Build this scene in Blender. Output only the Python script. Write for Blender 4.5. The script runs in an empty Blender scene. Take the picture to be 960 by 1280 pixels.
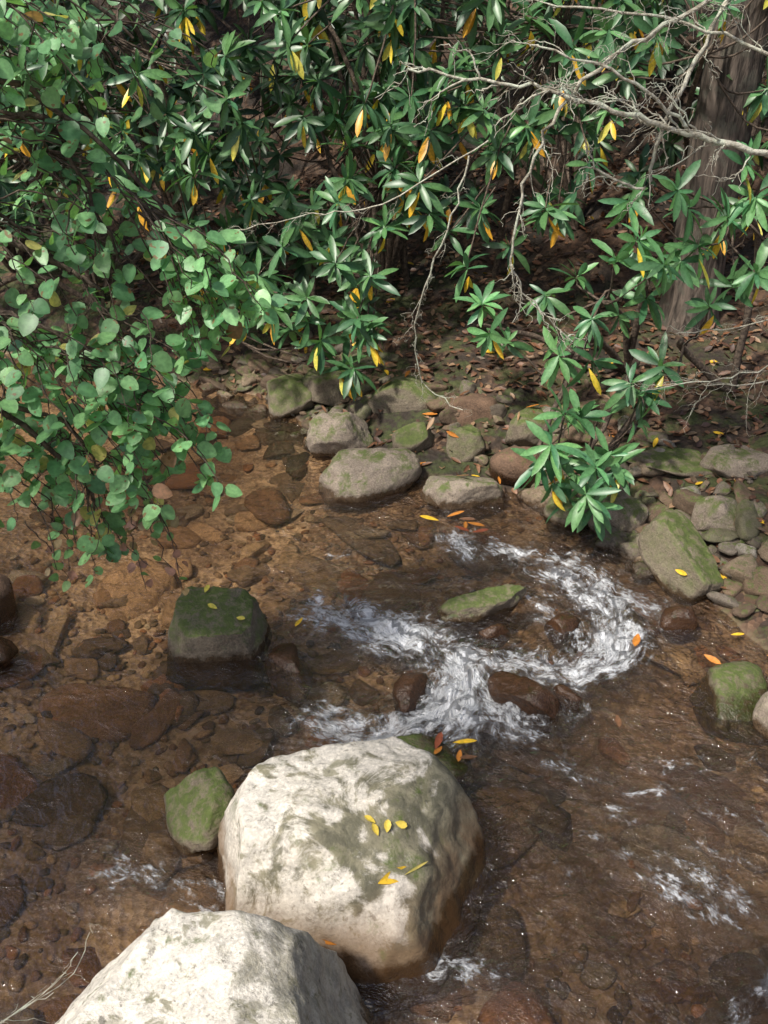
import bpy, math, random
import numpy as np
from mathutils import Vector, Matrix, noise as mn, bvhtree
random.seed(7); RNG=np.random.default_rng(7)
sc=bpy.context.scene
def nrm(a):
    a=np.asarray(a,float); return a/(np.linalg.norm(a)+1e-9)
# ---------------------------------------------------------------- noise
def _h(ix,iy,s):
    n=(ix.astype(np.int64)*374761393+iy.astype(np.int64)*668265263+s*974711)&0xffffffff
    n=((n^(n>>13))*1274126177)&0xffffffff
    return ((n^(n>>16))&0xffff)/65535.0
def vn(x,y,s=0):
    x=np.asarray(x,float);y=np.asarray(y,float)
    ix=np.floor(x);iy=np.floor(y);fx=x-ix;fy=y-iy
    fx=fx*fx*(3-2*fx);fy=fy*fy*(3-2*fy)
    a=_h(ix,iy,s);b=_h(ix+1,iy,s);c=_h(ix,iy+1,s);d=_h(ix+1,iy+1,s)
    return (a*(1-fx)+b*fx)*(1-fy)+(c*(1-fx)+d*fx)*fy-.5
def fbm(x,y,s=0,o=4):
    r=0;a=1
    for i in range(o):
        r=r+a*vn(x*2**i,y*2**i,s+i*17);a*=.5
    return r
# ---------------------------------------------------------------- mesh builder
class MB:
    def __init__(s): s.v=[];s.f=[];s.c=[];s.m=[];s.n=0
    def add(s,v,f,col=(1,1,1),mi=0):
        v=np.asarray(v,float); k=len(v); s.v.append(v)
        c=np.asarray(col,float)
        if c.ndim==1: c=np.tile(c,(k,1))
        s.c.append(c)
        n=s.n
        s.f.extend([tuple(i+n for i in q) for q in f]); s.m.extend([mi]*len(f)); s.n+=k
    def obj(s,name,mats,smooth=True,parent=None):
        me=bpy.data.meshes.new(name); V=np.concatenate(s.v)
        me.from_pydata(V.tolist(),[],s.f)
        at=me.color_attributes.new('tint','FLOAT_COLOR','POINT')
        C=np.concatenate(s.c); C=np.concatenate([C,np.ones((len(C),1))],1)
        at.data.foreach_set('color',C.ravel())
        for m in mats: me.materials.append(m)
        me.polygons.foreach_set('material_index',s.m)
        me.polygons.foreach_set('use_smooth',[smooth]*len(s.f))
        o=bpy.data.objects.new(name,me); sc.collection.objects.link(o)
        if parent: o.parent=parent
        return o
def leaf_t(st,wd,fold=.15,droop=.25,wav=0):
    v=[];f=[]
    for s,w in zip(st,wd):
        for k in (-1,0,1): v.append((s,k*w*.5,abs(k)*w*fold-0,))
    v=np.array(v); v[:,2]+=0
    dz=-droop*v[:,0]**2
    for i in range(len(st)-1):
        a=i*3
        f+= [(a,a+1,a+4,a+3),(a+1,a+2,a+5,a+4)]
    return v,dz,f
RH=leaf_t([0,.1,.3,.58,.84,1],[.05,.35,.78,1,.7,.04],.16,.22)
RHL=leaf_t([0,.35,.75,1],[.08,.85,.9,.04],.14,.22)
RD=leaf_t([0,.12,.35,.62,.86,1],[.25,.82,1,.88,.5,.06],.08,.12)
LT=leaf_t([0,.3,.7,1],[.1,.9,.8,.05],.2,.15)
def leaf(mb,T,p,d,n,L,W,col,mi=0,droop=1.0,rng=random):
    v,dz,f=T; d=nrm(d); b=nrm(np.cross(n,d)); n2=np.cross(d,b)
    P=np.asarray(p)+np.outer(v[:,0]*L,d)+np.outer(v[:,1]*W,b)+np.outer(v[:,2]*W+dz*L*droop,n2)
    c=np.tile(np.asarray(col,float),(len(v),1)); c[1::3]*=1.25
    mb.add(P,f,c,mi)
def tube(mb,pts,r0,r1,col=(1,1,1),mi=0,sides=5,rad=None):
    pts=np.asarray(pts,float);n=len(pts);V=[]
    for i in range(n):
        t=nrm(pts[min(i+1,n-1)]-pts[max(i-1,0)])
        a=nrm(np.cross(t,(0.31,.2,.93) if abs(t[2])<.9 else (1,0,0)));b=np.cross(t,a)
        r=rad[i] if rad is not None else r0+(r1-r0)*i/(n-1)
        for k in range(sides):
            an=2*math.pi*k/sides
            V.append(pts[i]+r*(math.cos(an)*a+math.sin(an)*b))
    F=[(i*sides+k,i*sides+(k+1)%sides,(i+1)*sides+(k+1)%sides,(i+1)*sides+k) for i in range(n-1) for k in range(sides)]
    mb.add(V,F,col,mi)
def smooth_path(P,n=6,jit=0.0):
    P=[np.asarray(p,float) for p in P]; Q=[P[0]]+P+[P[-1]];out=[]
    for i in range(1,len(Q)-2):
        for k in range(n):
            t=k/n;a,b,c,d=Q[i-1],Q[i],Q[i+1],Q[i+2]
            p=.5*((2*b)+(-a+c)*t+(2*a-5*b+4*c-d)*t*t+(-a+3*b-3*c+d)*t**3)
            out.append(p+RNG.normal(0,jit,3) if jit else p)
    out.append(P[-1]); return np.array(out)
# ---------------------------------------------------------------- materials
def newmat(name):
    m=bpy.data.materials.new(name);m.use_nodes=True;nt=m.node_tree
    for n in list(nt.nodes): nt.nodes.remove(n)
    o=nt.nodes.new('ShaderNodeOutputMaterial');return m,nt,o
class N:
    def __init__(s,nt): s.nt=nt
    def __call__(s,t,**k):
        n=s.nt.nodes.new('ShaderNode'+t)
        for a,b in k.items(): setattr(n,a,b)
        return n
    def math(s,op,a,b=0.0,clamp=False):
        n=s.nt.nodes.new('ShaderNodeMath');n.operation=op;n.use_clamp=clamp
        for i,x in enumerate((a,b)):
            if hasattr(x,'is_output'): s.nt.links.new(x,n.inputs[i])
            else: n.inputs[i].default_value=x
        return n.outputs[0]
    def mr(s,x,a,b,c=0,d=1):
        n=s.nt.nodes.new('ShaderNodeMapRange');n.interpolation_type='SMOOTHSTEP'
        s.nt.links.new(x,n.inputs[0])
        for i,q in zip((1,2,3,4),(a,b,c,d)): n.inputs[i].default_value=q
        return n.outputs[0]
    def mix(s,f,a,b,mode='MIX'):
        n=s.nt.nodes.new('ShaderNodeMix');n.data_type='RGBA';n.blend_type=mode
        for i,x in ((0,f),(6,a),(7,b)):
            if hasattr(x,'is_output'): s.nt.links.new(x,n.inputs[i])
            else: n.inputs[i].default_value=x if i==0 else (*x[:3],1)
        return n.outputs[2]
    def noise(s,vec,scale,detail=4,rough=.55,dist=0):
        n=s('TexNoise');n.inputs['Scale'].default_value=scale;n.inputs['Detail'].default_value=detail
        n.inputs['Roughness'].default_value=rough;n.inputs['Distortion'].default_value=dist
        s.nt.links.new(vec,n.inputs['Vector']);return n.outputs['Fac']
    def link(s,a,b): s.nt.links.new(a,b)
def mat_leaf(name,rough=.38,transl=.3,spot=False):
    m,nt,o=newmat(name);n=N(nt)
    at=n('Attribute',attribute_name='tint').outputs['Color']
    pos=n('NewGeometry').outputs['Position']
    nz=n.noise(pos,60,2)
    c=n.mix(n.mr(nz,.35,.7),at,n.mix(1.0,at,(0.7,.74,.7),'MULTIPLY'))
    if spot:
        sp=n.mr(n.noise(pos,38,1),.66,.70)
        c=n.mix(n.math('MULTIPLY',sp,.8),c,(.22,.09,.03))
    b=n('BsdfPrincipled');n.link(c,b.inputs['Base Color']);b.inputs['Roughness'].default_value=rough
    b.inputs['Specular IOR Level'].default_value=.65
    t=n('BsdfTranslucent');c2=n.mix(1.0,c,(1.5,1.6,.7),'MULTIPLY');n.link(c2,t.inputs['Color'])
    mx=n('MixShader');mx.inputs[0].default_value=transl
    n.link(b.outputs[0],mx.inputs[1]);n.link(t.outputs[0],mx.inputs[2]);n.link(mx.outputs[0],o.inputs[0]);return m
def mat_bark(name,c1,c2,scale=30,stretch=True,bump=.6,lich=None):
    m,nt,o=newmat(name);n=N(nt)
    pos=n('NewGeometry').outputs['Position']
    mp=n('Mapping');n.link(pos,mp.inputs[0]); mp.inputs['Scale'].default_value=(1,1,.16 if stretch else 1)
    nz=n.noise(mp.outputs[0],scale,5,.6,.4)
    c=n.mix(n.mr(nz,.35,.65),c1,c2)
    if lich: c=n.mix(n.mr(n.noise(pos,9,4),.52,.64),c,lich)
    b=n('BsdfPrincipled');n.link(c,b.inputs['Base Color']);b.inputs['Roughness'].default_value=.85
    bp=n('Bump');bp.inputs['Strength'].default_value=bump;bp.inputs['Distance'].default_value=.03
    n.link(nz,bp.inputs['Height']);n.link(bp.outputs[0],b.inputs['Normal']);n.link(b.outputs[0],o.inputs[0]);return m
def mat_rock(name,light,dark,moss=.3,lichen=.3,sc_=1.0,wet_hi=.07,usetint=False,mosscol=(.034,.050,.012),orange=0,bump=.7,stain_shade=0):
    m,nt,o=newmat(name);n=N(nt)
    g=n('NewGeometry');pos=g.outputs['Position']
    n1=n.noise(pos,3.5*sc_,5,.6,.6);n2=n.noise(pos,14*sc_,5,.65,.3);n3=n.noise(pos,70*sc_,3,.6)
    c=n.mix(n.mr(n1,.35,.65),dark,light)
    c=n.mix(n.mr(n2,.35,.62,0,.75),c,tuple(x*.62 for x in light))
    c=n.mix(n.mr(n3,.45,.7,0,.45),c,tuple(min(1,x*1.35) for x in light))
    c=n.mix(n.mr(n3,.42,.30,0,.6),c,tuple(x*.4 for x in dark))
    sep=n('SeparateXYZ');n.link(g.outputs['Normal'],sep.inputs[0])
    z=n('SeparateXYZ');n.link(pos,z.inputs[0])
    if stain_shade>0:
        # grey-green staining in blotches, plus the east flank's shade painted into the colour
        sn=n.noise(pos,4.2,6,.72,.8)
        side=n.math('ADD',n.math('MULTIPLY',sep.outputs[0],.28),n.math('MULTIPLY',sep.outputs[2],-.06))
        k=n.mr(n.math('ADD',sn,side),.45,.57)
        c=n.mix(n.math('MULTIPLY',k,stain_shade),c,n.mix(n.mr(n2,.4,.6),(.22,.20,.125),(.10,.095,.055)))
    if lichen>0:
        l=n.mr(n.noise(pos,9*sc_,4,.7,.5),.62-.12*lichen,.70-.1*lichen)
        c=n.mix(n.math('MULTIPLY',l,.75),c,(.18,.17,.10))
        l=n.mr(n.noise(pos,23*sc_,4,.7,.2),.60,.66); c=n.mix(n.math('MULTIPLY',l,.7*lichen+.2),c,(.045,.042,.03))
    if orange>0:
        k=n.math('MULTIPLY',n.mr(z.outputs[2],.32,.10),n.mr(n1,.33,.55));c=n.mix(n.math('MULTIPLY',k,orange),c,(.17,.105,.055))
    if usetint:
        c=n.mix(1.0,c,n('Attribute',attribute_name='tint').outputs['Color'],'MULTIPLY')
    if moss>0:
        mm=n.math('MULTIPLY',n.mr(sep.outputs[2],.15,.75),n.mr(n.noise(pos,6*sc_,6,.7,.3),.60-.30*moss,.74-.28*moss))
        mc=n.mix(n.noise(pos,45,3),mosscol,(mosscol[0]*3.6,mosscol[1]*3.4,mosscol[2]*2.4))
        mc=n.mix(n.mr(n2,.48,.62,0,.7),mc,(.19,.16,.10))
        c=n.mix(n.math('MULTIPLY',mm,.92),c,mc)
    zz=n.math('ADD',z.outputs[2],n.math('MULTIPLY',n.math('SUBTRACT',n2,.5),-.10))
    wet=n.mr(zz,wet_hi,wet_hi-.05)
    c=n.mix(wet,c,n.mix(1.0,c,(.34,.27,.20),'MULTIPLY'))
    b=n('BsdfPrincipled');n.link(c,b.inputs['Base Color'])
    n.link(n.mr(wet,0,1,.85,.2),b.inputs['Roughness'])
    bp=n('Bump');bp.inputs['Strength'].default_value=bump;bp.inputs['Distance'].default_value=.02
    h=n.math('ADD',n.math('MULTIPLY',n2,1.0),n.math('MULTIPLY',n3,.35))
    n.link(h,bp.inputs['Height']);n.link(bp.outputs[0],b.inputs['Normal']);n.link(b.outputs[0],o.inputs[0]);return m
M_rh=mat_leaf('rhododendron_leaf',.40,.18)
M_rd=mat_leaf('alder_leaf',.42,.28,spot=True)
M_dead=mat_leaf('fallen_leaf',.55,.12)
M_stem=mat_bark('stem_bark',(.05,.035,.025),(.15,.11,.08),40,False)
M_twig=mat_bark('lichen_twig',(.26,.23,.17),(.58,.56,.46),35,False,lich=(.55,.58,.46))
M_trunk=mat_bark('trunk_bark',(.03,.023,.018),(.16,.125,.10),26,True,1.0,lich=(.10,.09,.07))
M_bA=mat_rock('boulder_stone',(.72,.67,.59),(.56,.51,.43),.15,.35,1.0,.11,orange=.9,bump=.4,stain_shade=.92)
M_bB=mat_rock('boulder_stone_pale',(.76,.71,.63),(.60,.55,.47),.15,.5,1.2,.07,bump=.5,stain_shade=.6)
M_moss=mat_rock('mossy_stone',(.22,.18,.13),(.11,.085,.06),.95,.3,1.5,.06)
M_grey=mat_rock('bank_stone',(.31,.255,.20),(.16,.125,.095),.5,.35,1.6,.07)
M_brn=mat_rock('brown_stone',(.20,.12,.075),(.09,.055,.035),.15,.0,1.6,.14)
M_cob=mat_rock('cobble_stone',(.36,.32,.27),(.17,.14,.11),.42,.2,3,.05,usetint=True)
M_sub=mat_rock('submerged_stone',(.68,.60,.49),(.33,.27,.21),0,0,2.2,-.9,usetint=True)
# ---------------------------------------------------------------- terrain
FAR=[(-40,19),(-12,10.5),(-6,8.2),(-3,7.2),(-1.3,6.6),(-.7,6.1),(-.4,5.55),(.1,5.22),(.5,5.1),(.9,4.95),(1.2,4.6),(1.5,4.2),(1.8,3.75),(1.93,3.3),(1.95,2.7),(2.1,2),(2.3,1),(2.6,-3),(3,-60)]
NEAR=[(-3,-60),(-2.7,-3),(-2.4,1),(-2.2,2.6),(-2.15,3.7),(-2.5,4.4),(-4,5.1),(-8,6.8),(-40,12)]
POLY=np.array(FAR+NEAR)
def sdist(x,y):
    x=np.asarray(x,float);y=np.asarray(y,float);D=np.full(x.shape,1e9);ins=np.zeros(x.shape,bool)
    n=len(POLY)
    for i in range(n):
        ax,ay=POLY[i];bx,by=POLY[(i+1)%n];dx=bx-ax;dy=by-ay
        t=np.clip(((x-ax)*dx+(y-ay)*dy)/(dx*dx+dy*dy),0,1)
        D=np.minimum(D,np.hypot(x-ax-t*dx,y-ay-t*dy))
        c=((ay>y)!=(by>y))&(x<(bx-ax)*(y-ay)/((by-ay) if by!=ay else 1e-9)+ax)
        ins^=c
    return np.where(ins,-D,D)
def H(x,y):
    x=np.asarray(x,float);y=np.asarray(y,float)
    s=sdist(x,y)+.12*fbm(x*2.2,y*2.2,3,3)
    z=np.interp(s,[-2,-.7,-.2,0,.15,.35,.6,1,2.2,3.5,5,8,15,40],[-.26,-.20,-.10,-.02,.05,.10,.24,.36,.66,1.2,2.1,4.2,9,22])
    a=np.clip(.03+.02*np.maximum(s,0),0,.5)
    return z+a*fbm(x*1.5,y*1.5,9,5)+.012*fbm(x*9,y*9,11,3)
def h1(x,y): return float(H(np.array([x]),np.array([y]))[0])
def sd1(x,y): return float(sdist(np.array([x]),np.array([y]))[0])
def axis(lo,hi,fl,fh,st):
    a=list(np.arange(fl,fh,st));s=st;x=fl;b=[]
    while x>lo: s*=1.25;x-=s;b.append(x)
    c=[];s=st;x=a[-1]
    while x<hi: s*=1.25;x+=s;c.append(x)
    return np.array(b[::-1]+a+c)
def grid(name,xs,ys,zf,mat):
    X,Y=np.meshgrid(xs,ys);Z=zf(X,Y);nx=len(xs);ny=len(ys)
    V=np.stack([X,Y,Z],-1).reshape(-1,3)
    idx=np.arange(nx*ny).reshape(ny,nx)
    F=np.stack([idx[:-1,:-1],idx[:-1,1:],idx[1:,1:],idx[1:,:-1]],-1).reshape(-1,4)
    me=bpy.data.meshes.new(name);me.from_pydata(V.tolist(),[],F.tolist());me.materials.append(mat)
    me.polygons.foreach_set('use_smooth',[True]*len(F))
    o=bpy.data.objects.new(name,me);sc.collection.objects.link(o);return o,X,Y
m,nt,o=newmat('ground_litter');n=N(nt)
g=n('NewGeometry');pos=g.outputs['Position'];z=n('SeparateXYZ');n.link(pos,z.inputs[0])
vo=n('TexVoronoi');vo.inputs['Scale'].default_value=26;vo.inputs['Randomness'].default_value=1;n.link(pos,vo.inputs['Vector'])
sx=n('SeparateColor');n.link(vo.outputs['Color'],sx.inputs[0])
c=n.mix(sx.outputs[0],(.04,.024,.016),(.12,.065,.038))
c=n.mix(n.mr(sx.outputs[1],.7,.97),c,(.19,.115,.07))
n1=n.noise(pos,2.2,5,.6,.4);c=n.mix(n.mr(n1,.38,.58),c,(.028,.02,.014))
n2=n.noise(pos,5,6,.7,.3)
mo=n.math('MULTIPLY',n.mr(n2,.46,.58),n.mr(z.outputs[2],.9,.35));c=n.mix(n.math('MULTIPLY',mo,.85),c,n.mix(n.noise(pos,40,3),(.014,.025,.007),(.08,.095,.025)))
bed=n.mix(n.mr(n.noise(pos,1.4,5,.6,.5),.40,.60),(.46,.33,.21),(.22,.14,.085))
bed=n.mix(n.mr(n.noise(pos,9,6,.75),.44,.60,0,.8),bed,(.14,.085,.052))
bed=n.mix(n.mr(n.noise(pos,60,3,.6),.5,.7,0,.5),bed,(.50,.39,.27))
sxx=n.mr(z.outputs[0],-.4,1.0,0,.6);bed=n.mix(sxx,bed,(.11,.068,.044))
c=n.mix(n.mr(z.outputs[2],.03,-.03),c,bed)
b=n('BsdfPrincipled');n.link(c,b.inputs['Base Color']);b.inputs['Roughness'].default_value=.85
bp=n('Bump');bp.inputs['Distance'].default_value=.03;bp.inputs['Strength'].default_value=.8
n.link(n.math('ADD',n2,n.math('MULTIPLY',vo.outputs['Distance'],.8)),bp.inputs['Height']);n.link(bp.outputs[0],b.inputs['Normal']);n.link(b.outputs[0],o.inputs[0])
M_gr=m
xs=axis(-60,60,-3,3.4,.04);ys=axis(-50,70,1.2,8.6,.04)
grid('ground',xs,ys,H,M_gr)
# ---------------------------------------------------------------- water
FL=[ # (points, width, strength)
 ([(.30,4.75),(.42,4.62),(.50,4.40),(.62,4.2)],.16,.8),
 ([(.50,4.50),(.85,4.30),(1.0,4.15)],.15,.95),
 ([(.72,4.36),(1.06,4.13),(1.18,3.9),(1.20,3.75),(1.15,3.55)],.22,1.15),
 ([(1.25,3.9),(1.12,3.52),(.85,3.36),(.62,3.42),(.35,3.52)],.18,1.25),
 ([(.55,3.44),(.16,3.60),(-.02,3.68),(-.50,3.90)],.18,1.2),
 ([(.6,3.66),(.3,3.75),(-.1,3.82)],.10,.75),
 ([(.85,4.2),(1.18,4.0),(1.55,3.68)],.17,1.0),
 ([(.75,4.0),(.95,3.7),(.85,3.45)],.16,.75),
 ([(.10,3.72),(.34,3.45),(.36,3.22),(.27,3.03),(.1,2.90)],.21,1.35),
 ([(.36,3.14),(.1,3.0),(-.1,2.97),(-.45,3.05)],.15,1.15),
 ([(.42,3.38),(.52,3.12),(.72,2.88)],.18,1.05),
 ([(.72,3.3),(.85,3.1),(.8,2.8)],.14,.6),
 ([(.55,2.95),(.9,2.66),(1.2,2.58),(1.7,2.36)],.09,.62),  # thin near-right streaks from here paint bluish sky glints as white water
 ([(.75,2.62),(1.1,2.42),(1.5,2.22)],.07,.60),
 ([(.70,2.5),(1.0,2.25),(1.2,2.02),(1.32,1.7)],.09,.68),
 ([(.95,2.42),(1.2,2.22),(1.45,1.95)],.08,.62),
 ([(.45,2.6),(.7,2.2),(.75,1.8)],.08,.5),
 ([(-1.2,2.34),(-.8,2.18),(-.45,2.03)],.13,.62),
 ([(-.15,1.9),(.2,1.86),(.55,1.77)],.09,.85),
 ([(1.5,2.1),(1.3,1.8),(1.0,1.55)],.10,.65),
 ([(-.1,4.5),(-.3,4.3),(-.7,4.1)],.12,.35),
 ([(1.75,2.95),(1.4,2.75),(1.0,2.82)],.1,.5)]
def flowfield(X,Y):
    foam_glint=np.zeros(X.shape);al=X*1.0;ac=Y*1.0;best=np.full(X.shape,1e9)
    off=0
    for pts,w,s in FL:
        P=smooth_path([(a,b,0) for a,b in pts],5)[:,:2];L=0
        tot=np.sum(np.hypot(*(P[1:]-P[:-1]).T))
        for i in range(len(P)-1):
            a=P[i];d=P[i+1]-a;l=np.hypot(*d)
            tt=((X-a[0])*d[0]+(Y-a[1])*d[1])/(l*l);t=np.clip(tt,0,1)
            dx=X-a[0]-t*d[0];dy=Y-a[1]-t*d[1];D=np.hypot(dx,dy)
            sg=np.sign(d[0]*dy-d[1]*dx)
            la=L+t*l;tap=np.clip(np.minimum(la,tot-la)/.22,0,1);tap=tap*tap*(3-2*tap)
            f=s*tap*np.exp(-(D/w)**2)
            foam_glint=np.maximum(foam_glint,f)
            bb=D<best
            al=np.where(bb,off+L+t*l,al);ac=np.where(bb,sg*D+off,ac);best=np.minimum(best,D);L+=l
        off+=3.7
    foam_glint=foam_glint*np.clip(1+.6*fbm(X*3.5,Y*4.5,88,3),.5,1.3)
    return foam_glint,al,ac
def waterZ(X,Y):
    foam_glint,al,ac=flowfield(X,Y)
    wx_=X+.1*fbm(X*5,Y*5,61,2);wy_=Y+.1*fbm(X*5,Y*5,62,2)
    r=foam_glint*.045*fbm(wx_*11,wy_*15,21,4)
    rip=.011*fbm(wx_*6,wy_*9,31,4)*np.clip((X+1.6)/1.5,.30,1)
    return r+rip
m,nt,o=newmat('stream_water');n=N(nt)
fo=n('Attribute',attribute_name='foam_glint').outputs['Fac'];fl=n('Attribute',attribute_name='flow').outputs['Vector']
pos=n('NewGeometry').outputs['Position'];zp=n('SeparateXYZ');n.link(pos,zp.inputs[0])
mp=n('Mapping');n.link(fl,mp.inputs[0]);mp.inputs['Scale'].default_value=(7,17,1)
na=n.noise(mp.outputs[0],1.0,5,.68,1.4)
mp2=n('Mapping');n.link(fl,mp2.inputs[0]);mp2.inputs['Scale'].default_value=(30,60,1)
nb=n.noise(mp2.outputs[0],1.0,3,.6,.8)
nc=n.noise(pos,6,5,.7,1.2)
v=n.math('ADD',fo,n.math('MULTIPLY',n.math('SUBTRACT',na,.5),2.0));v=n.math('ADD',v,n.math('MULTIPLY',n.math('SUBTRACT',nb,.5),1.4))
v=n.math('ADD',v,n.math('MULTIPLY',n.math('SUBTRACT',nc,.5),2.5))
gate=n.mr(fo,.05,.5)
fm=n.math('MULTIPLY',n.mr(v,.60,1.55,0,.95),gate)
h1n=n.noise(pos,8,4,.6,1.2);h2n=n.noise(pos,30,2,.6,.5)
rough_water=n.mr(zp.outputs[0],-1.2,.6,.55,1.25)
hh=n.math('ADD',n.math('MULTIPLY',h1n,1.0),n.math('MULTIPLY',h2n,.25))
hh=n.math('MULTIPLY',hh,rough_water)
hh=n.math('ADD',hh,n.math('MULTIPLY',n.math('MULTIPLY',na,fo),2.0))
bp=n('Bump');bp.inputs['Strength'].default_value=1.0;bp.inputs['Distance'].default_value=.042;n.link(hh,bp.inputs['Height'])
fr=n('Fresnel');fr.inputs['IOR'].default_value=1.42;n.link(bp.outputs[0],fr.inputs['Normal'])
tr=n('BsdfTransparent');tr.inputs['Color'].default_value=(.91,.83,.72,1)
silt_sheen=n('BsdfDiffuse');silt_sheen.inputs['Color'].default_value=(.16,.11,.075,1)  # brown turbidity that also paints in the milky look of sky reflection
ms=n('MixShader');ms.inputs[0].default_value=.06;n.link(tr.outputs[0],ms.inputs[1]);n.link(silt_sheen.outputs[0],ms.inputs[2])
gl=n('BsdfGlossy');gl.inputs['Roughness'].default_value=.05;n.link(bp.outputs[0],gl.inputs['Normal'])
mx=n('MixShader');n.link(n.math('MULTIPLY',fr.outputs[0],2.2,True),mx.inputs[0]);n.link(ms.outputs[0],mx.inputs[1]);n.link(gl.outputs[0],mx.inputs[2])
df=n('BsdfPrincipled');df.inputs['Base Color'].default_value=(.82,.84,.87,1);df.inputs['Roughness'].default_value=.25;n.link(bp.outputs[0],df.inputs['Normal'])
m2=n('MixShader');n.link(fm,m2.inputs[0]);n.link(mx.outputs[0],m2.inputs[1]);n.link(df.outputs[0],m2.inputs[2]);n.link(m2.outputs[0],o.inputs[0])
wx=axis(-40,12,-2.3,2.2,.015);wy=axis(-45,20,1.3,5.6,.015)
wo,X,Y=grid('stream_water',wx,wy,waterZ,m)
foam_glint,al,ac=flowfield(X,Y)
a=wo.data.attributes.new('foam_glint','FLOAT','POINT');a.data.foreach_set('value',foam_glint.ravel())
a=wo.data.attributes.new('flow','FLOAT_VECTOR','POINT');a.data.foreach_set('vector',np.stack([al,ac,0*al],-1).ravel())
# ---------------------------------------------------------------- rocks
import bmesh
_ico={}
def ico(s):
    if s not in _ico:
        bm=bmesh.new();bmesh.ops.create_icosphere(bm,subdivisions=s,radius=1)
        _ico[s]=(np.array([v.co[:] for v in bm.verts]),[tuple(v.index for v in f.verts) for f in bm.faces]);bm.free()
    return _ico[s]
def rockshape(sub,seed,planes=None,ncut=7,rough=.10,box=.85,cut=(.55,.85)):
    r=random.Random(seed);V,F=ico(sub);P=np.sign(V)*np.abs(V)**box
    P=P/np.max(np.linalg.norm(P,axis=1))
    off=Vector((seed*3.1,seed*1.7,0))
    P=P*(1+np.array([.16*mn.noise(Vector(p)*1.3+off) for p in V]))[:,None]
    pl=list(planes or [])
    for i in range(ncut):
        a=nrm([r.gauss(0,1),r.gauss(0,1),r.gauss(0,.8)]);pl.append((a,r.uniform(*cut)))
    for a,d in pl:
        a=nrm(a);e=P@a-d;P=P-np.outer(np.where(e>0,e*.93,0),a)
    k=[rough*(mn.noise(Vector(p)*3+off)*.6+mn.noise(Vector(p)*8+off)*.3+ (mn.noise(Vector(p)*20+off)*.14 if sub>4 else 0)) for p in P]
    return P+V*np.array(k)[:,None],F
hero=[]
def rock(name,c,size,mat,seed,rot=0,tilt=(0,0),sub=4,**k):
    P,F=rockshape(sub,seed,**k)
    P=P*np.array(size)
    R=np.array(Matrix.Rotation(rot,3,'Z')@Matrix.Rotation(tilt[0],3,'X')@Matrix.Rotation(tilt[1],3,'Y'))
    P=P@R.T+np.array(c)
    mb=MB();mb.add(P,F);ob=mb.obj(name,[mat]);hero.append((P,F));return ob
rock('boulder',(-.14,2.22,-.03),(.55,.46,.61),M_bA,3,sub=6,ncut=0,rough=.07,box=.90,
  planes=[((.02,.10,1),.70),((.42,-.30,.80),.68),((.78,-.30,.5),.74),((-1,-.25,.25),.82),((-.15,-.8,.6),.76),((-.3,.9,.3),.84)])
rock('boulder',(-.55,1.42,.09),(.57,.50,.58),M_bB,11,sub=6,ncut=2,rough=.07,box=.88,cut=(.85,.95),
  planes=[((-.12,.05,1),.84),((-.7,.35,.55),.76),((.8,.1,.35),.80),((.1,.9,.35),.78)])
rock('mossy_rock',(-.72,2.49,.02),(.15,.22,.21),M_moss,21,rot=.5,sub=5)
rock('mossy_rock',(-.84,3.62,-.02),(.30,.26,.30),M_moss,5,rot=-.15,sub=5,box=.72,ncut=4,cut=(.78,.95),rough=.10,planes=[((.05,-.12,1),.66),((.3,-1,.1),.74),((1,.1,.35),.80),((-1,-.1,.15),.72)])
rock('mossy_rock',(.52,3.86,-.0),(.27,.10,.14),M_moss,8,rot=.35,tilt=(.15,-.2),sub=5,ncut=10,rough=.16)
rock('wet_stone',(.64,3.17,-.0),(.20,.11,.11),M_brn,9,rot=-.7,tilt=(.3,.2),sub=4)
rock('wet_stone',(.16,2.80,-.05),(.24,.15,.13),M_moss,14,sub=4)
rock('wet_stone',(.13,3.22,-.04),(.10,.16,.10),M_brn,15,rot=-.3)
rock('wet_stone',(.92,3.72,-.03),(.12,.08,.09),M_brn,43,rot=.6,tilt=(.3,.2))
rock('wet_stone',(.86,3.22,-.05),(.10,.07,.08),M_brn,44,rot=-.6)
rock('wet_stone',(.56,3.66,-.03),(.09,.06,.07),M_brn,45,rot=.2)
rock('bank_rock',(-.10,5.18,.04),(.40,.24,.20),M_grey,17,rot=.42,tilt=(.2,-.12),sub=5,box=.7)
rock('bank_rock',(.50,4.98,.02),(.27,.17,.16),M_grey,18,rot=-.05,sub=5)
rock('bank_rock',(-.30,5.62,.08),(.24,.20,.22),M_grey,19,rot=.3,sub=5)
rock('bank_rock',(.88,5.18,.08),(.22,.17,.18),M_brn,20,sub=4)
rock('bank_rock',(.62,5.75,.15),(.24,.2,.2),M_brn,23,sub=4)
rock('mossy_rock',(-.70,6.25,.08),(.24,.2,.18),M_moss,24,sub=4)
rock('mossy_rock',(-.38,6.25,.16),(.24,.2,.18),M_moss,25,sub=4)
rock('mossy_rock',(.15,5.95,.2),(.28,.2,.18),M_moss,28,sub=4)
rock('mossy_rock',(.20,5.52,.12),(.17,.13,.14),M_moss,51,sub=4)
rock('mossy_rock',(.55,5.42,.14),(.15,.12,.13),M_moss,52,sub=4)
rock('mossy_rock',(1.0,5.5,.22),(.22,.15,.14),M_moss,53,sub=4,rot=.4)
rock('mossy_slab',(1.62,4.14,.10),(.16,.34,.19),M_moss,26,rot=.42,tilt=(.42,.25),sub=5,box=.55,ncut=2,cut=(.85,1),rough=.08,planes=[((0,0,1),.6),((-1,0,.2),.62)])
rock('bank_rock',(1.42,4.62,.08),(.14,.12,.13),M_grey,27,sub=4)
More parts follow.
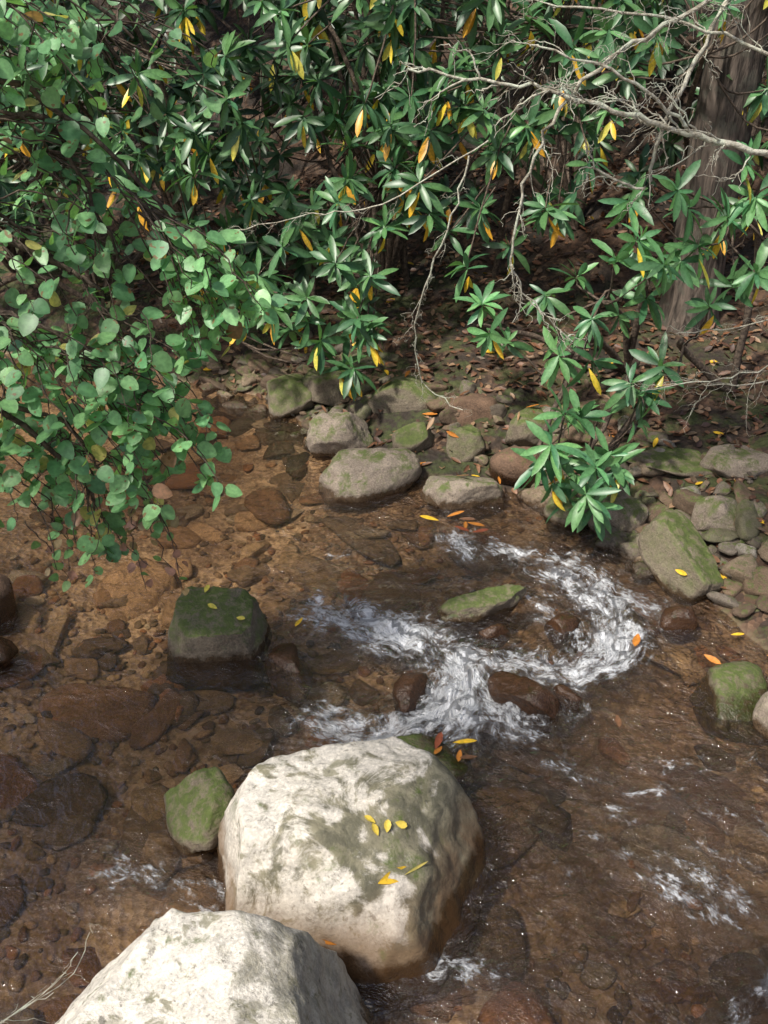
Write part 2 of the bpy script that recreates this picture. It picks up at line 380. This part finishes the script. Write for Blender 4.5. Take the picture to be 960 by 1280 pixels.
rock('bank_rock',(1.90,4.42,.18),(.17,.14,.14),M_grey,29,sub=4)
rock('flat_slab',(1.78,4.95,.27),(.32,.16,.07),M_moss,30,rot=-.3,sub=4)
rock('flat_slab',(2.15,4.85,.33),(.26,.16,.08),M_grey,31,rot=.2,sub=4)
rock('bank_rock',(1.12,4.72,.03),(.18,.14,.13),M_moss,37,sub=4)
rock('wet_stone',(1.66,3.22,-.05),(.26,.26,.12),M_moss,32,sub=4)
rock('wet_stone',(1.78,2.98,.05),(.14,.14,.14),M_grey,33,sub=4)
rock('wet_stone',(1.52,3.72,.0),(.11,.09,.10),M_brn,39,sub=4)
rock('wet_stone',(-2.08,3.85,.0),(.16,.18,.2),M_brn,34,sub=4)
rock('wet_stone',(-1.98,3.45,.0),(.2,.13,.1),M_brn,35,sub=4)
rock('wet_stone',(-.52,2.28,-.03),(.11,.09,.12),M_brn,36,sub=4)
rock('wet_stone',(-.46,3.42,-.06),(.12,.2,.10),M_brn,38,rot=.3,sub=4)
tmpl=[rockshape(2,100+i,rough=.08) for i in range(10)]
tmpl3=[rockshape(3,200+i,rough=.14,ncut=9,cut=(.42,.8),box=.75) for i in range(14)]
def scatter(mb,P,r,tint,flat,T=tmpl,el=1.35,tl=.22):
    V,F=random.choice(T);a=random.uniform(0,6.28)
    S=V*np.array([r*random.uniform(.8,el),r*random.uniform(.6,1.0),r*flat])
    R=np.array(Matrix.Rotation(a,3,'Z')@Matrix.Rotation(random.gauss(0,tl),3,'X'));mb.add(S@R.T+np.array(P),F,tint)
mb=MB();cnt=0
pal=[(1,1,1),(.8,.75,.68),(.6,.56,.52),(.85,.72,.58),(.6,.46,.35),(.4,.36,.32),(.5,.52,.38),(.42,.32,.25)]
tries=0
while cnt<500 and tries<20000:
    tries+=1
    x=random.uniform(-1.4,2.7);y=random.uniform(2.4,7);s=sd1(x,y)
    if y<6-1.2*abs(x) : continue
    if x<1.1 and random.random()<.3: continue
    hi=.9 if x>1.2 else .85
    if s<-.22 or s>hi: continue
    if random.random()<s/hi*.8: continue
    r=min(.22,.022+abs(random.gauss(0,.065)))
    z=h1(x,y);scatter(mb,(x,y,z+r*.08),r,random.choice(pal) if z>0 and x>1.1 else random.choice(pal[2:]),random.uniform(.3,.7),tmpl3 if r>.04 else tmpl,1.5,.35);cnt+=1
mb.obj('bank_cobbles',[M_cob],True)
mb=MB()
palb=[(.62,.46,.32),(.5,.34,.22),(.42,.33,.25),(.78,.62,.44),(.33,.26,.2),(.55,.30,.17),(.22,.16,.12),(.4,.25,.16),(.6,.54,.45)]
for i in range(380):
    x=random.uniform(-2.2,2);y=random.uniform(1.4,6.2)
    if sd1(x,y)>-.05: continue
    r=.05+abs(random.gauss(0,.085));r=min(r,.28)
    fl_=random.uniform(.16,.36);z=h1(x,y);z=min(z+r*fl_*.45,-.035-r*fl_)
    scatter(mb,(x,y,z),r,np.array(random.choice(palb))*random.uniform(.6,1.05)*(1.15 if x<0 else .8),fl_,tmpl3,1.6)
for i in range(3600):
    x=random.uniform(-2.2,2);y=random.uniform(1.4,5.6)
    if float(vn(np.array(x*1.3),np.array(y*1.3),77))<-.08 : continue
    r=random.uniform(.01,.04);z=h1(x,y)
    if z>-.04: continue
    scatter(mb,(x,y,z+r*.18),r,np.array(random.choice(palb))*random.uniform(.5,1.2),.4)
mb.obj('streambed_stones',[M_sub],True)
# ---------------------------------------------------------------- fallen leaves
BV=[bvhtree.BVHTree.FromPolygons([tuple(p) for p in P],F) for P,F in hero]
def top(x,y):
    z=max(h1(x,y),.008);nn=Vector((0,0,1))
    for b in BV:
        hit=b.ray_cast(Vector((x,y,3)),Vector((0,0,-1)))
        if hit[0] is not None and hit[0].z>z: z=hit[0].z;nn=hit[1]
    return z,np.array(nn)
YE=(.78,.48,.03);OR=(.55,.20,.03);BR=(.17,.08,.04);RDc=(.28,.07,.03)
mb=MB()
def fall(x,y,col,L=.10,a=None,W=.32,curl=1):
    z,nn=top(x,y);a=random.uniform(0,6.28) if a is None else a
    d=np.array([math.cos(a),math.sin(a),0]);d=d-nn*np.dot(d,nn)
    leaf(mb,RH,(x,y,z+.008),d,nn+RNG.normal(0,.15,3),L,L*W,col,0,-.5*curl)
fall(-.02,1.98,YE,.13,.45,.36);fall(.07,2.02,(.5,.4,.1),.1,.6,.1)
for x,y in ((-.03,2.15),(.01,2.13),(.04,2.17),(-.02,2.11)): fall(x,y,(.75,.55,.08),.045,W=.6)
fall(-.16,1.87,OR,.07)
for x,y in ((-.82,3.60),(-.72,3.55),(-.9,3.72)): fall(x,y,(.68,.56,.08),.055,W=.5)
for x,y,c in ((.25,2.85,OR),(.3,2.88,YE),(.33,2.84,OR),(.22,2.82,RDc),(.4,2.8,BR),(-.42,3.75,YE),(1.28,3.62,OR),(.33,4.68,YE),(.42,4.62,RDc),(.48,4.58,OR),(.52,4.55,RDc),(.45,4.7,BR),(.38,4.72,OR),(.5,4.66,OR),(1.05,3.05,BR)):
    fall(x,y,c,random.uniform(.07,.13))
for i in range(90):
    x=random.uniform(-.6,1.9);y=random.uniform(4.7,6.2);s=sd1(x,y)
    if -.12<s<.7: fall(x,y,random.choice([YE,OR,BR,BR,BR,BR,(.3,.17,.08)]),random.uniform(.05,.11))
for i in range(16):
    x=random.uniform(1.5,2.1);y=random.uniform(3.4,4.8);fall(x,y,random.choice([YE,OR,BR,BR]),random.uniform(.05,.10))
mb.obj('fallen_leaves',[M_dead])
mb=MB();LX=RNG.uniform(-2.6,4.0,10000);LY=RNG.uniform(4,9.5,10000);LS=sdist(LX,LY);LZ=H(LX,LY)
lp=[(.11,.05,.03),(.16,.075,.04),(.24,.12,.065),(.07,.035,.024),(.28,.17,.10),(.19,.08,.037),(.12,.08,.05)]
for x,y,s,z in zip(LX,LY,LS,LZ):
    if s<.05 or (s<.7 and random.random()<.45): continue
    a=random.uniform(0,6.28);c=random.choice(lp) if random.random()>.01 else YE
    leaf(mb,LT,(x,y,z+.010),(math.cos(a),math.sin(a),random.gauss(0,.25)),(random.gauss(0,.4),random.gauss(0,.4)-.2,1),random.uniform(.04,.10),random.uniform(.025,.045),c,0,random.uniform(-2,2))
mb.obj('leaf_litter',[M_dead])
# ---------------------------------------------------------------- rhododendrons
def green(b):
    t=random.random();g=np.array([.032,.095,.044])*(1-t)+np.array([.090,.19,.066])*t
    return g*b
def rosette(mb,c,axis,L,bright=1.0,yel=1,nl=None,T=RH):
    c=np.asarray(c,float);axis=nrm(axis);u=nrm(np.cross(axis,(0.1,.9,.3)));w=np.cross(axis,u)
    nl=nl or random.randint(9,15);ph=random.uniform(0,6.28);sag=random.uniform(0,.6)
    for i in range(nl):
        a=ph+i*2.399+random.gauss(0,.25);pol=math.radians(random.uniform(50,110)) if i>3 else math.radians(random.uniform(20,65))
        d=math.cos(pol)*axis+math.sin(pol)*(math.cos(a)*u+math.sin(a)*w);d=d+np.array([0,0,-sag*random.uniform(.3,1.4)])
        l=L*random.uniform(.65,1.15)*(1 if i>2 else .75)
        leaf(mb,T,c+axis*random.uniform(-.03,.02),d,axis+RNG.normal(0,.3,3),l,l*random.uniform(.22,.30),green(bright)*(1.3 if i<3 else 1)*random.uniform(.75,1.2),0,random.uniform(.3,2.2))
    for i in range(yel):
        a=random.uniform(0,6.28);d=np.array([.6*math.cos(a),.6*math.sin(a)-.25,-1])
        col=random.choice([(.80,.48,.04),(.82,.60,.06),(.68,.34,.03),(.58,.52,.08)])
        leaf(mb,T,c-axis*.03+np.array([0,-.06,-.02]),d,(random.gauss(0,.8),-1,.2),L*random.uniform(.6,1.0),L*random.uniform(.16,.26),col,0,random.uniform(-.5,1.5))
def bush(name,ros,bases,nn=10,T=RH):
    mb=MB();C=np.array([r[0] for r in ros])
    for c,br,L,ye in ros:
        ax=np.array([random.gauss(0,.5),-.6+random.gauss(0,.35),.7+random.gauss(0,.3)])
        rosette(mb,c,ax,L,br,ye,T=T)
    nodes=C[RNG.choice(len(C),min(nn,len(C)),replace=False)]+RNG.normal(0,.1,(min(nn,len(C)),3))+np.array([0,.35,-.3])
    B=[np.array([x,y,h1(x,y)-.05]) for x,y in bases]
    for nd in nodes:
        nd[2]=max(nd[2],h1(nd[0],nd[1])+.12)
        b=min(B,key=lambda q:np.linalg.norm(q-nd));mid=(b+nd)/2+RNG.normal(0,.15,3)+np.array([0,.1,.2])
        tube(mb,smooth_path([b,mid,nd],6,.006),.028,.014,mi=1,sides=6)
    for c in C:
        nd=min(nodes,key=lambda q:np.linalg.norm(q-c));mid=(nd+c)/2+RNG.normal(0,.05,3)-np.array([0,-.03,.06])
        tube(mb,smooth_path([nd,mid,c],4,.003),.009,.005,mi=1,sides=4)
    return mb.obj(name,[M_rh,M_stem])
def yel(p): return (1 if random.random()<p*.9 else 0)+(2 if random.random()<p*.4 else 0)+(1 if random.random()<p*.3 else 0)
hang=[(1.06,4.3,.42),(.90,4.4,.66),(1.26,4.5,.61),(1.10,4.6,.77),(1.49,4.8,.80),(1.25,4.9,.95),(.82,5.6,.77),(1.06,5.3,.95),(1.38,5.3,1.10),(1.16,5.5,1.27),(1.38,5.0,1.61),(1.50,4.8,1.58),(1.34,5.1,1.75),(1.80,5.0,1.69),(1.86,5.0,1.97),(2.01,4.9,1.50),(1.87,4.9,1.37),(1.0,4.55,.5),(1.18,4.4,.55),(1.4,4.7,.7),(1.62,5.0,1.5),(1.3,5.0,1.5),(1.6,5.0,1.75),(.7,5.5,.9),(2.15,5.0,1.75),(1.05,5.2,.8),(1.2,5.1,1.1),(1.05,4.4,.3),(1.6,4.9,.9),(1.45,5.1,1.25),(1.75,4.9,1.3),(2.2,4.9,1.55),(2.1,5.0,2.0),(.95,5.5,1.15),(1.5,5.0,1.9),(.62,5.7,.98),(.85,4.45,.5),(1.3,4.55,.45),(1.0,4.5,.78),(1.35,4.75,.88),(1.7,5.0,1.6),(1.95,4.95,1.8),(1.45,4.95,1.45),(1.12,4.35,.36),(.95,4.4,.4)]
bush('rhododendron_bush',[(np.array(p)+RNG.normal(0,.025,3),random.uniform(1.2,2.1),.18,yel(.25)) for p in hang],[(2.3,5.6),(1.7,6.0)],9)  # leaf green raised to paint in the lit right-hand foliage
mid=[(.58,6,1.17),(.43,6.2,1.32),(1.0,6,1.63),(.71,6.2,1.82),(1.29,6,1.82),(1.52,6.2,2.25),(1.08,6.2,2.25),(.67,6.2,2.42),(.4,6.3,2.15),(1.62,6,2.45),(1.3,6,2.5),(2.4,6.3,2.2),(.25,6.3,1.95),(.05,6.4,1.75),(-.2,6.4,1.6),(0,6.3,1.35),(.9,6.2,2.6),(.5,6.3,2.65),(.15,6.4,2.4),(1.9,6,2.7),(2.3,6,2.6),(.85,6.2,1.3),(.3,6.2,1.5),(1.15,6.1,1.4),(.65,6.1,1.5),(.6,6.2,2.05),(.95,6.3,2.0),(1.35,6.2,2.1),(2.45,6.1,1.95),(1.1,6.4,2.75),(1.6,6.3,2.9)]
ros=[(np.array(p)+RNG.normal(0,.04,3),random.uniform(1.0,1.6),.20,yel(.6)) for p in mid]
for i in range(70):
    x=random.uniform(.0,2.6)
    if 1.8<x<2.2: continue
    ros.append((np.array([x,random.uniform(6.1,7.1),random.uniform(1.35,2.9)]),random.uniform(.8,1.5),.20,yel(.5)))
for i in range(130):
    x=random.uniform(-.1,3.9);y=random.uniform(7.2,9.5);ros.append((np.array([x,y,h1(x,y)+random.uniform(.4,2.6)]),random.uniform(.5,.95),.21,yel(.3)))
for i in range(60):
    x=random.uniform(-.1,3.4);y=random.uniform(6.2,8);ros.append((np.array([x,y,random.uniform(2.6,4.2)]),random.uniform(.8,1.2),.20,yel(.4)))
bush('rhododendron_bush',ros,[(.9,7.4),(1.6,7.8),(.2,7.6),(2.7,7.5)],24)
cl=[(-.21,5.9,.82),(-.43,5.9,.86),(-.05,5.9,.80),(-.21,5.85,.58),(-.32,5.9,.50),(-.31,5.9,1.2),(-.65,5.9,1.3),(-.55,5.9,1.05),(-.1,5.95,1.02),(-.12,5.85,.66),(-.38,5.85,.68),(-.8,5.95,1.1),(-.7,5.9,.85),(-.95,6,.8)]
ros=[(np.array(p)+RNG.normal(0,.03,3),random.uniform(1.1,1.6),.20,1+yel(.7) if p[2]<.75 else yel(.45)) for p in cl]
for i in range(560):
    x=random.uniform(-3.9,.35);y=random.uniform(6.1,8.5);zl=.72+.25*math.sin(x*2.3)+(.5 if x>-.1 else 0)+(y-6.1)*.12
    ros.append((np.array([x,y,random.uniform(zl,3.9)]),random.uniform(.8,1.7) if y<7 else random.uniform(.5,.95),.20,yel(.36)))
bush('rhododendron_bush',ros,[(-.6,7.3),(-1.5,7.6),(-2.5,7.8),(-3.4,8.4),(0,7.5)],40)
ros=[]
for i in range(620):
    x=random.uniform(-7,7.5);y=random.uniform(8.5,12);ros.append((np.array([x,y,h1(x,y)+random.uniform(.2,2.8)]),random.uniform(.35,.7),.26,yel(.1)))
bush('rhododendron_thicket',ros,[(x,10.5) for x in (-7,-5,-3,-1,1,3,5,7)],40,T=RHL)
# ---------------------------------------------------------------- left overhanging alder
mb=MB()
root=np.array([-2.75,2.6,h1(-2.75,2.6)-.05])
hub=np.array([-2.2,2.75,2.6])
tube(mb,smooth_path([root,(-2.8,2.65,1.2),(-2.5,2.7,2.1),hub,(-1.7,2.9,3.3),(-1.2,3.2,3.9)],6,.01),.05,.02,mi=1,sides=8)
CL=[ # parent point, centre, spread, twigs, brightness
 ((-1.6,2.9,3.1),(-1.08,3.1,2.72),(.20,.2,.15),26,1.8),
 ((-1.9,2.9,2.7),(-1.05,3.2,2.35),(.24,.25,.16),12,1.5),
 ((-1.15,3.2,2.6),(-.60,3.25,1.86),(.14,.2,.16),38,1.7),
 ((-1.9,2.9,2.5),(-1.18,3.2,2.02),(.22,.25,.12),14,1.5),
 ((-1.7,3.0,2.2),(-1.22,3.2,1.55),(.24,.25,.18),36,1.6),
 ((-1.4,3.1,1.9),(-.85,3.2,1.36),(.20,.2,.15),36,1.7),
 ((-1.9,3.0,1.8),(-1.5,3.2,1.2),(.16,.2,.22),20,1.5),
 ((-1.3,3.1,1.5),(-1.12,3.2,1.10),(.26,.2,.16),22,1.5),
 ((-1.2,3.2,1.2),(-1.17,3.2,.85),(.10,.1,.10),6,1.3),
 ((-1.2,3.1,3.0),(-.80,3.3,2.62),(.28,.3,.16),9,1.1),
 ((-1.1,3.2,2.5),(-.95,3.3,1.9),(.16,.2,.2),8,1.4),
 ((-1.1,3.2,2.0),(-.95,3.2,1.62),(.2,.2,.14),14,1.5)]
def rdcol(b):
    t=random.random();c=np.array([.075,.19,.085])*(1-t)+np.array([.18,.34,.14])*t
    if random.random()<.04: c=np.array([.40,.36,.12])
    if random.random()<.02: c=np.array([.24,.13,.08])
    return c*b
for par,c,s,nt_,br in CL:
    par=np.array(par);c=np.array(c)
    tube(mb,smooth_path([hub,(hub+par)/2+RNG.normal(0,.08,3),par],5,.008),.016,.010,mi=1,sides=5)
    ax=c+np.array([0,0,.1]);tube(mb,smooth_path([par,(par+ax)/2+np.array([0,0,.08]),ax],6,.008),.010,.005,mi=1,sides=5)
    for k in range(nt_):
        e=c+RNG.uniform(-1,1,3)*np.array(s)*1.15;t0=random.uniform(.2,.95);st=par+(ax-par)*t0
        if np.linalg.norm(e-st)>.5: st=e+(st-e)*(.45/np.linalg.norm(e-st))
        md=(st+e)/2+RNG.normal(0,.03,3)+np.array([0,0,.05]);P=smooth_path([st,md,e,e+np.array([random.gauss(0,.03),random.gauss(0,.03),-.06])],5,.004)
        tube(mb,P,.0035,.0013,mi=1,sides=4)
        m_=len(P);sd=1
        for j in range(4,m_,2 if k%2 else 3):
            sd=-sd;tg=nrm(P[j]-P[j-1]);side=nrm(np.cross(tg,(0,0,1)))*sd
            d=nrm(tg*.5+side*.8+np.array([0,-.15,-.2])+RNG.normal(0,.25,3))
            nn=np.array([random.gauss(-.3,.3),-.5+random.gauss(0,.3),1.0]);L=random.uniform(.045,.088)
            p=P[j]+d*.012;tube(mb,[P[j],p+d*.004],.0012,.001,mi=1,sides=3)
            leaf(mb,RD,p,d,nn,L,L*random.uniform(.72,.92),rdcol(br*random.uniform(.75,1.15)),0,random.uniform(-.8,1.6))
for k in range(14):
    a=np.array([random.uniform(-1.5,-.95),3.2,random.uniform(.95,1.2)]);e=a+np.array([random.uniform(-.05,.2),0,-random.uniform(.2,.5)])
    P=smooth_path([a,(a+e)/2+RNG.normal(0,.04,3),e],5,.006);tube(mb,P,.0035,.0015,mi=1,sides=4)
    for q in range(4): 
        d=RNG.normal(0,1,3);leaf(mb,RD,P[-1-q*2]+RNG.normal(0,.015,3),d,(0,-1,.5),.05,.035,random.choice([(.34,.18,.14),(.3,.22,.12),(.2,.34,.12),(.16,.32,.12)]),0,1)
mb.obj('overhanging_alder',[M_rd,M_stem])
# ---------------------------------------------------------------- dead lichen branches
mb=MB()
def twigs(P,r,depth,ln,dens=.5):
    n_=len(P)
    for j in range(2,n_):
        if random.random()>dens: continue
        tg=nrm(P[j]-P[j-1]);sd=nrm(np.cross(tg,RNG.normal(0,1,3)))
        d=nrm(tg*.9+sd*.7+np.array([0,-.05,-.15]));l=ln*random.uniform(.4,1.2)*(1-.4*j/n_)
        Q=smooth_path([P[j],P[j]+d*l*.5+RNG.normal(0,.02,3),P[j]+d*l+np.array([0,0,-.12*l])],4,.004)
        rr=r*.5;tube(mb,Q,rr,rr*.35,sides=4)
        if depth>0: twigs(Q,rr,depth-1,ln*.5,dens)
BP=[([(2.3,4.5,2.0),(1.75,4.3,2.16),(1.37,4.3,2.25),(1.1,4.3,2.33),(.76,4.3,2.42),(.48,4.3,2.47),(.1,4.3,2.52)],.018,.005,.34),
 ([(1.8,4.4,3.1),(1.28,4.3,2.75),(.95,4.3,2.55),(.76,4.3,2.36),(.64,4.3,2.05),(.6,4.3,1.7),(.72,4.3,1.5),(.93,4.3,1.3)],.012,.003,.22),
 ([(1.6,4.6,3.0),(1.4,4.5,2.6),(1.25,4.4,2.3),(1.2,4.4,2.02),(.95,4.4,2.1)],.014,.005,.2),
 ([(1.37,4.3,2.25),(1.0,4.2,2.5),(.6,4.2,2.62)],.009,.004,.3),
 ([(2.2,4.4,2.4),(1.7,4.4,2.55),(1.2,4.4,2.7),(.7,4.5,2.75)],.010,.004,.3),
 ([(.45,5.2,2.0),(.35,5.2,1.6),(.2,5.3,1.1),(.25,5.4,.6),(.5,5.3,.45)],.006,.003,.15),
 ([(2.6,4.7,1.2),(2.1,4.7,1.0),(1.7,4.6,.95),(1.4,4.6,.9)],.006,.002,.3),
 ([(2.5,4.9,1.3),(2.0,4.8,1.2),(1.6,4.8,1.15)],.006,.002,.35),
 ([(2.6,5.0,.9),(2.1,4.9,.8),(1.7,4.9,.85)],.006,.002,.35),
 ([(.6,5.6,2.0),(0,5.6,1.65),(-.35,5.6,1.6),(-.9,5.6,1.5)],.005,.003,.2)]
for P,a,b_,ln in BP:
    Q=smooth_path(P,6,.007);tube(mb,Q,a,b_,sides=6);twigs(Q,a*.6,1,ln,.6)
mb.obj('dead_branches',[M_twig])
mb=MB()
for k in range(4):
    Q=smooth_path([(-1.35,1.55,.05),(-1.2+.05*k,1.60+.04*k,.12),(-1.05+.03*k,1.68+.05*k,.15+.03*k)],5,.005);tube(mb,Q,.0026,.0012,sides=4);twigs(Q,.0022,0,.14,.5)
mb.obj('dry_twigs',[M_twig])
# ---------------------------------------------------------------- trees
def trunk_mesh(mb,base,top_,r0,r1,mi=0,seed=0,sides=40,rings=90,lean=.05,flare=.3):
    V=[];bx,by,bz=base
    for i in range(rings+1):
        t=i/rings;z=bz+(top_-bz)*t;r=r0+(r1-r0)*t;fl_=1+flare*math.exp(-(z-bz)/.18)
        for k in range(sides):
            a=2*math.pi*k/sides
            rr=r*fl_*(1+.06*mn.noise(Vector((math.cos(a)*5,math.sin(a)*5,z*.9+seed)))+.06*mn.noise(Vector((math.cos(a)*14,math.sin(a)*14,z*2.5+seed)))+.12*math.exp(-(z-bz)/.2)*math.sin(a*4+seed))
            V.append((bx+lean*t+rr*math.cos(a),by+rr*math.sin(a),z))
    F=[(i*sides+k,i*sides+(k+1)%sides,(i+1)*sides+(k+1)%sides,(i+1)*sides+k) for i in range(rings) for k in range(sides)]
    mb.add(V,F,(1,1,1),mi)
def crown(mb,x,y,z0,z1,R,n_,mi=1,size=.14):
    for q in range(14):
        a=random.uniform(0,6.28);zz=random.uniform(z0,z1);r=R*random.uniform(.5,1)
        e=np.array([x+r*math.cos(a),y+r*math.sin(a),zz+random.uniform(.2,.9)]);s=np.array([x,y,zz-.5])
        tube(mb,smooth_path([s,(s+e)/2+RNG.normal(0,.2,3),e],5,.02),.05,.012,mi=0,sides=6)
        for k in range(n_//14):
            p=s+(e-s)*random.uniform(.35,1.05)+RNG.normal(0,.38,3)*np.array([1,1,.5])
            leaf(mb,LT,p,RNG.normal(0,1,3),(random.gauss(0,.5),random.gauss(0,.5),1),size,size*.7,rdcol(.6),mi)
mb=MB();bx,by=2.22,6.5;trunk_mesh(mb,(bx,by,h1(bx,by)-.1),10,.185,.15,0,3,lean=.05,sides=64,rings=200);crown(mb,bx,by,6.5,9.5,2.6,900);mb.obj('hemlock_tree',[M_trunk,M_rd])
for i,(x,y,r) in enumerate([(-5,11,.16),(-1.6,12.5,.2),(4.6,10,.18),(1.2,13.5,.15),(7.5,13,.22),(-9,13,.2)]):
    mb=MB();trunk_mesh(mb,(x,y,h1(x,y)-.2),h1(x,y)+11,r,r*.6,0,i*7,16,24);zb=h1(x,y);crown(mb,x,y,zb+4,zb+10,3.2,900,size=.3);mb.obj('forest_tree',[M_trunk,M_rd])
SUN=nrm([-.42,-.34,.84])
mb=MB();tx,ty=-5.2,-.2;trunk_mesh(mb,(tx,ty,h1(tx,ty)-.1),9.5,.26,.12,0,31,24,40)  # unseen tree added to dapple the scene, leaves set by where shadows land
def shade_ok(lx,ly):
    if (lx+.32)**2/.6+(ly-1.85)**2/.9<1 : return False
    if -1.1<lx<1.0 and 3.2<ly<5.1: return False
    return True
cnt=0
while cnt<1150:
    lx=random.uniform(-2.6,2.6);ly=random.uniform(.6,6.0)
    nz=float(fbm(np.array(lx*.7),np.array(ly*.7),51,2))
    if nz<-.05 or not shade_ok(lx,ly): continue
    z0=random.uniform(6.2,8.6);k=z0/SUN[2];p=np.array([lx,ly,0])+SUN*k
    leaf(mb,LT,p,RNG.normal(0,1,3),(random.gauss(0,.5),random.gauss(0,.5),1),.2,.16,rdcol(1),1);cnt+=1
for q in range(24):
    lx=random.uniform(-2.6,2.6);ly=random.uniform(.8,6);z0=random.uniform(6.4,8.2);e=np.array([lx,ly,0])+SUN*(z0/SUN[2]);s=np.array([tx,ty,random.uniform(4.8,8.5)])
    tube(mb,smooth_path([s,(s+e)/2+np.array([0,0,.4]),e],6,.03),.035,.008,mi=0,sides=6)
mb.obj('unseen_shade_tree',[M_trunk,M_rd])
# ---------------------------------------------------------------- light, camera
w=bpy.data.worlds.new('World');sc.world=w;w.use_nodes=True;nt=w.node_tree
bg=nt.nodes['Background'];sky=nt.nodes.new('ShaderNodeTexSky');sky.sky_type='NISHITA';sky.sun_disc=False
el=math.asin(SUN[2]);sky.sun_elevation=el;sky.sun_rotation=math.atan2(SUN[0],SUN[1]);sky.dust_density=4
nt.links.new(sky.outputs[0],bg.inputs[0]);bg.inputs[1].default_value=.15
L=bpy.data.lights.new('sun','SUN');L.energy=5;L.angle=math.radians(4);L.color=(1,.95,.86)
lo=bpy.data.objects.new('sun',L);sc.collection.objects.link(lo);lo.rotation_euler=Vector(SUN).to_track_quat('Z','Y').to_euler()
cd=bpy.data.cameras.new('camera');cam=bpy.data.objects.new('camera',cd);sc.collection.objects.link(cam)
cd.sensor_fit='VERTICAL';cd.sensor_height=24;cd.lens=12/math.tan(math.radians(29));cd.clip_end=500;cd.clip_start=.05
cam.location=(0,0,3);cam.rotation_euler=(math.radians(58),0,0);sc.camera=cam
sc.view_settings.view_transform='Standard';sc.view_settings.look='None';sc.view_settings.exposure=0
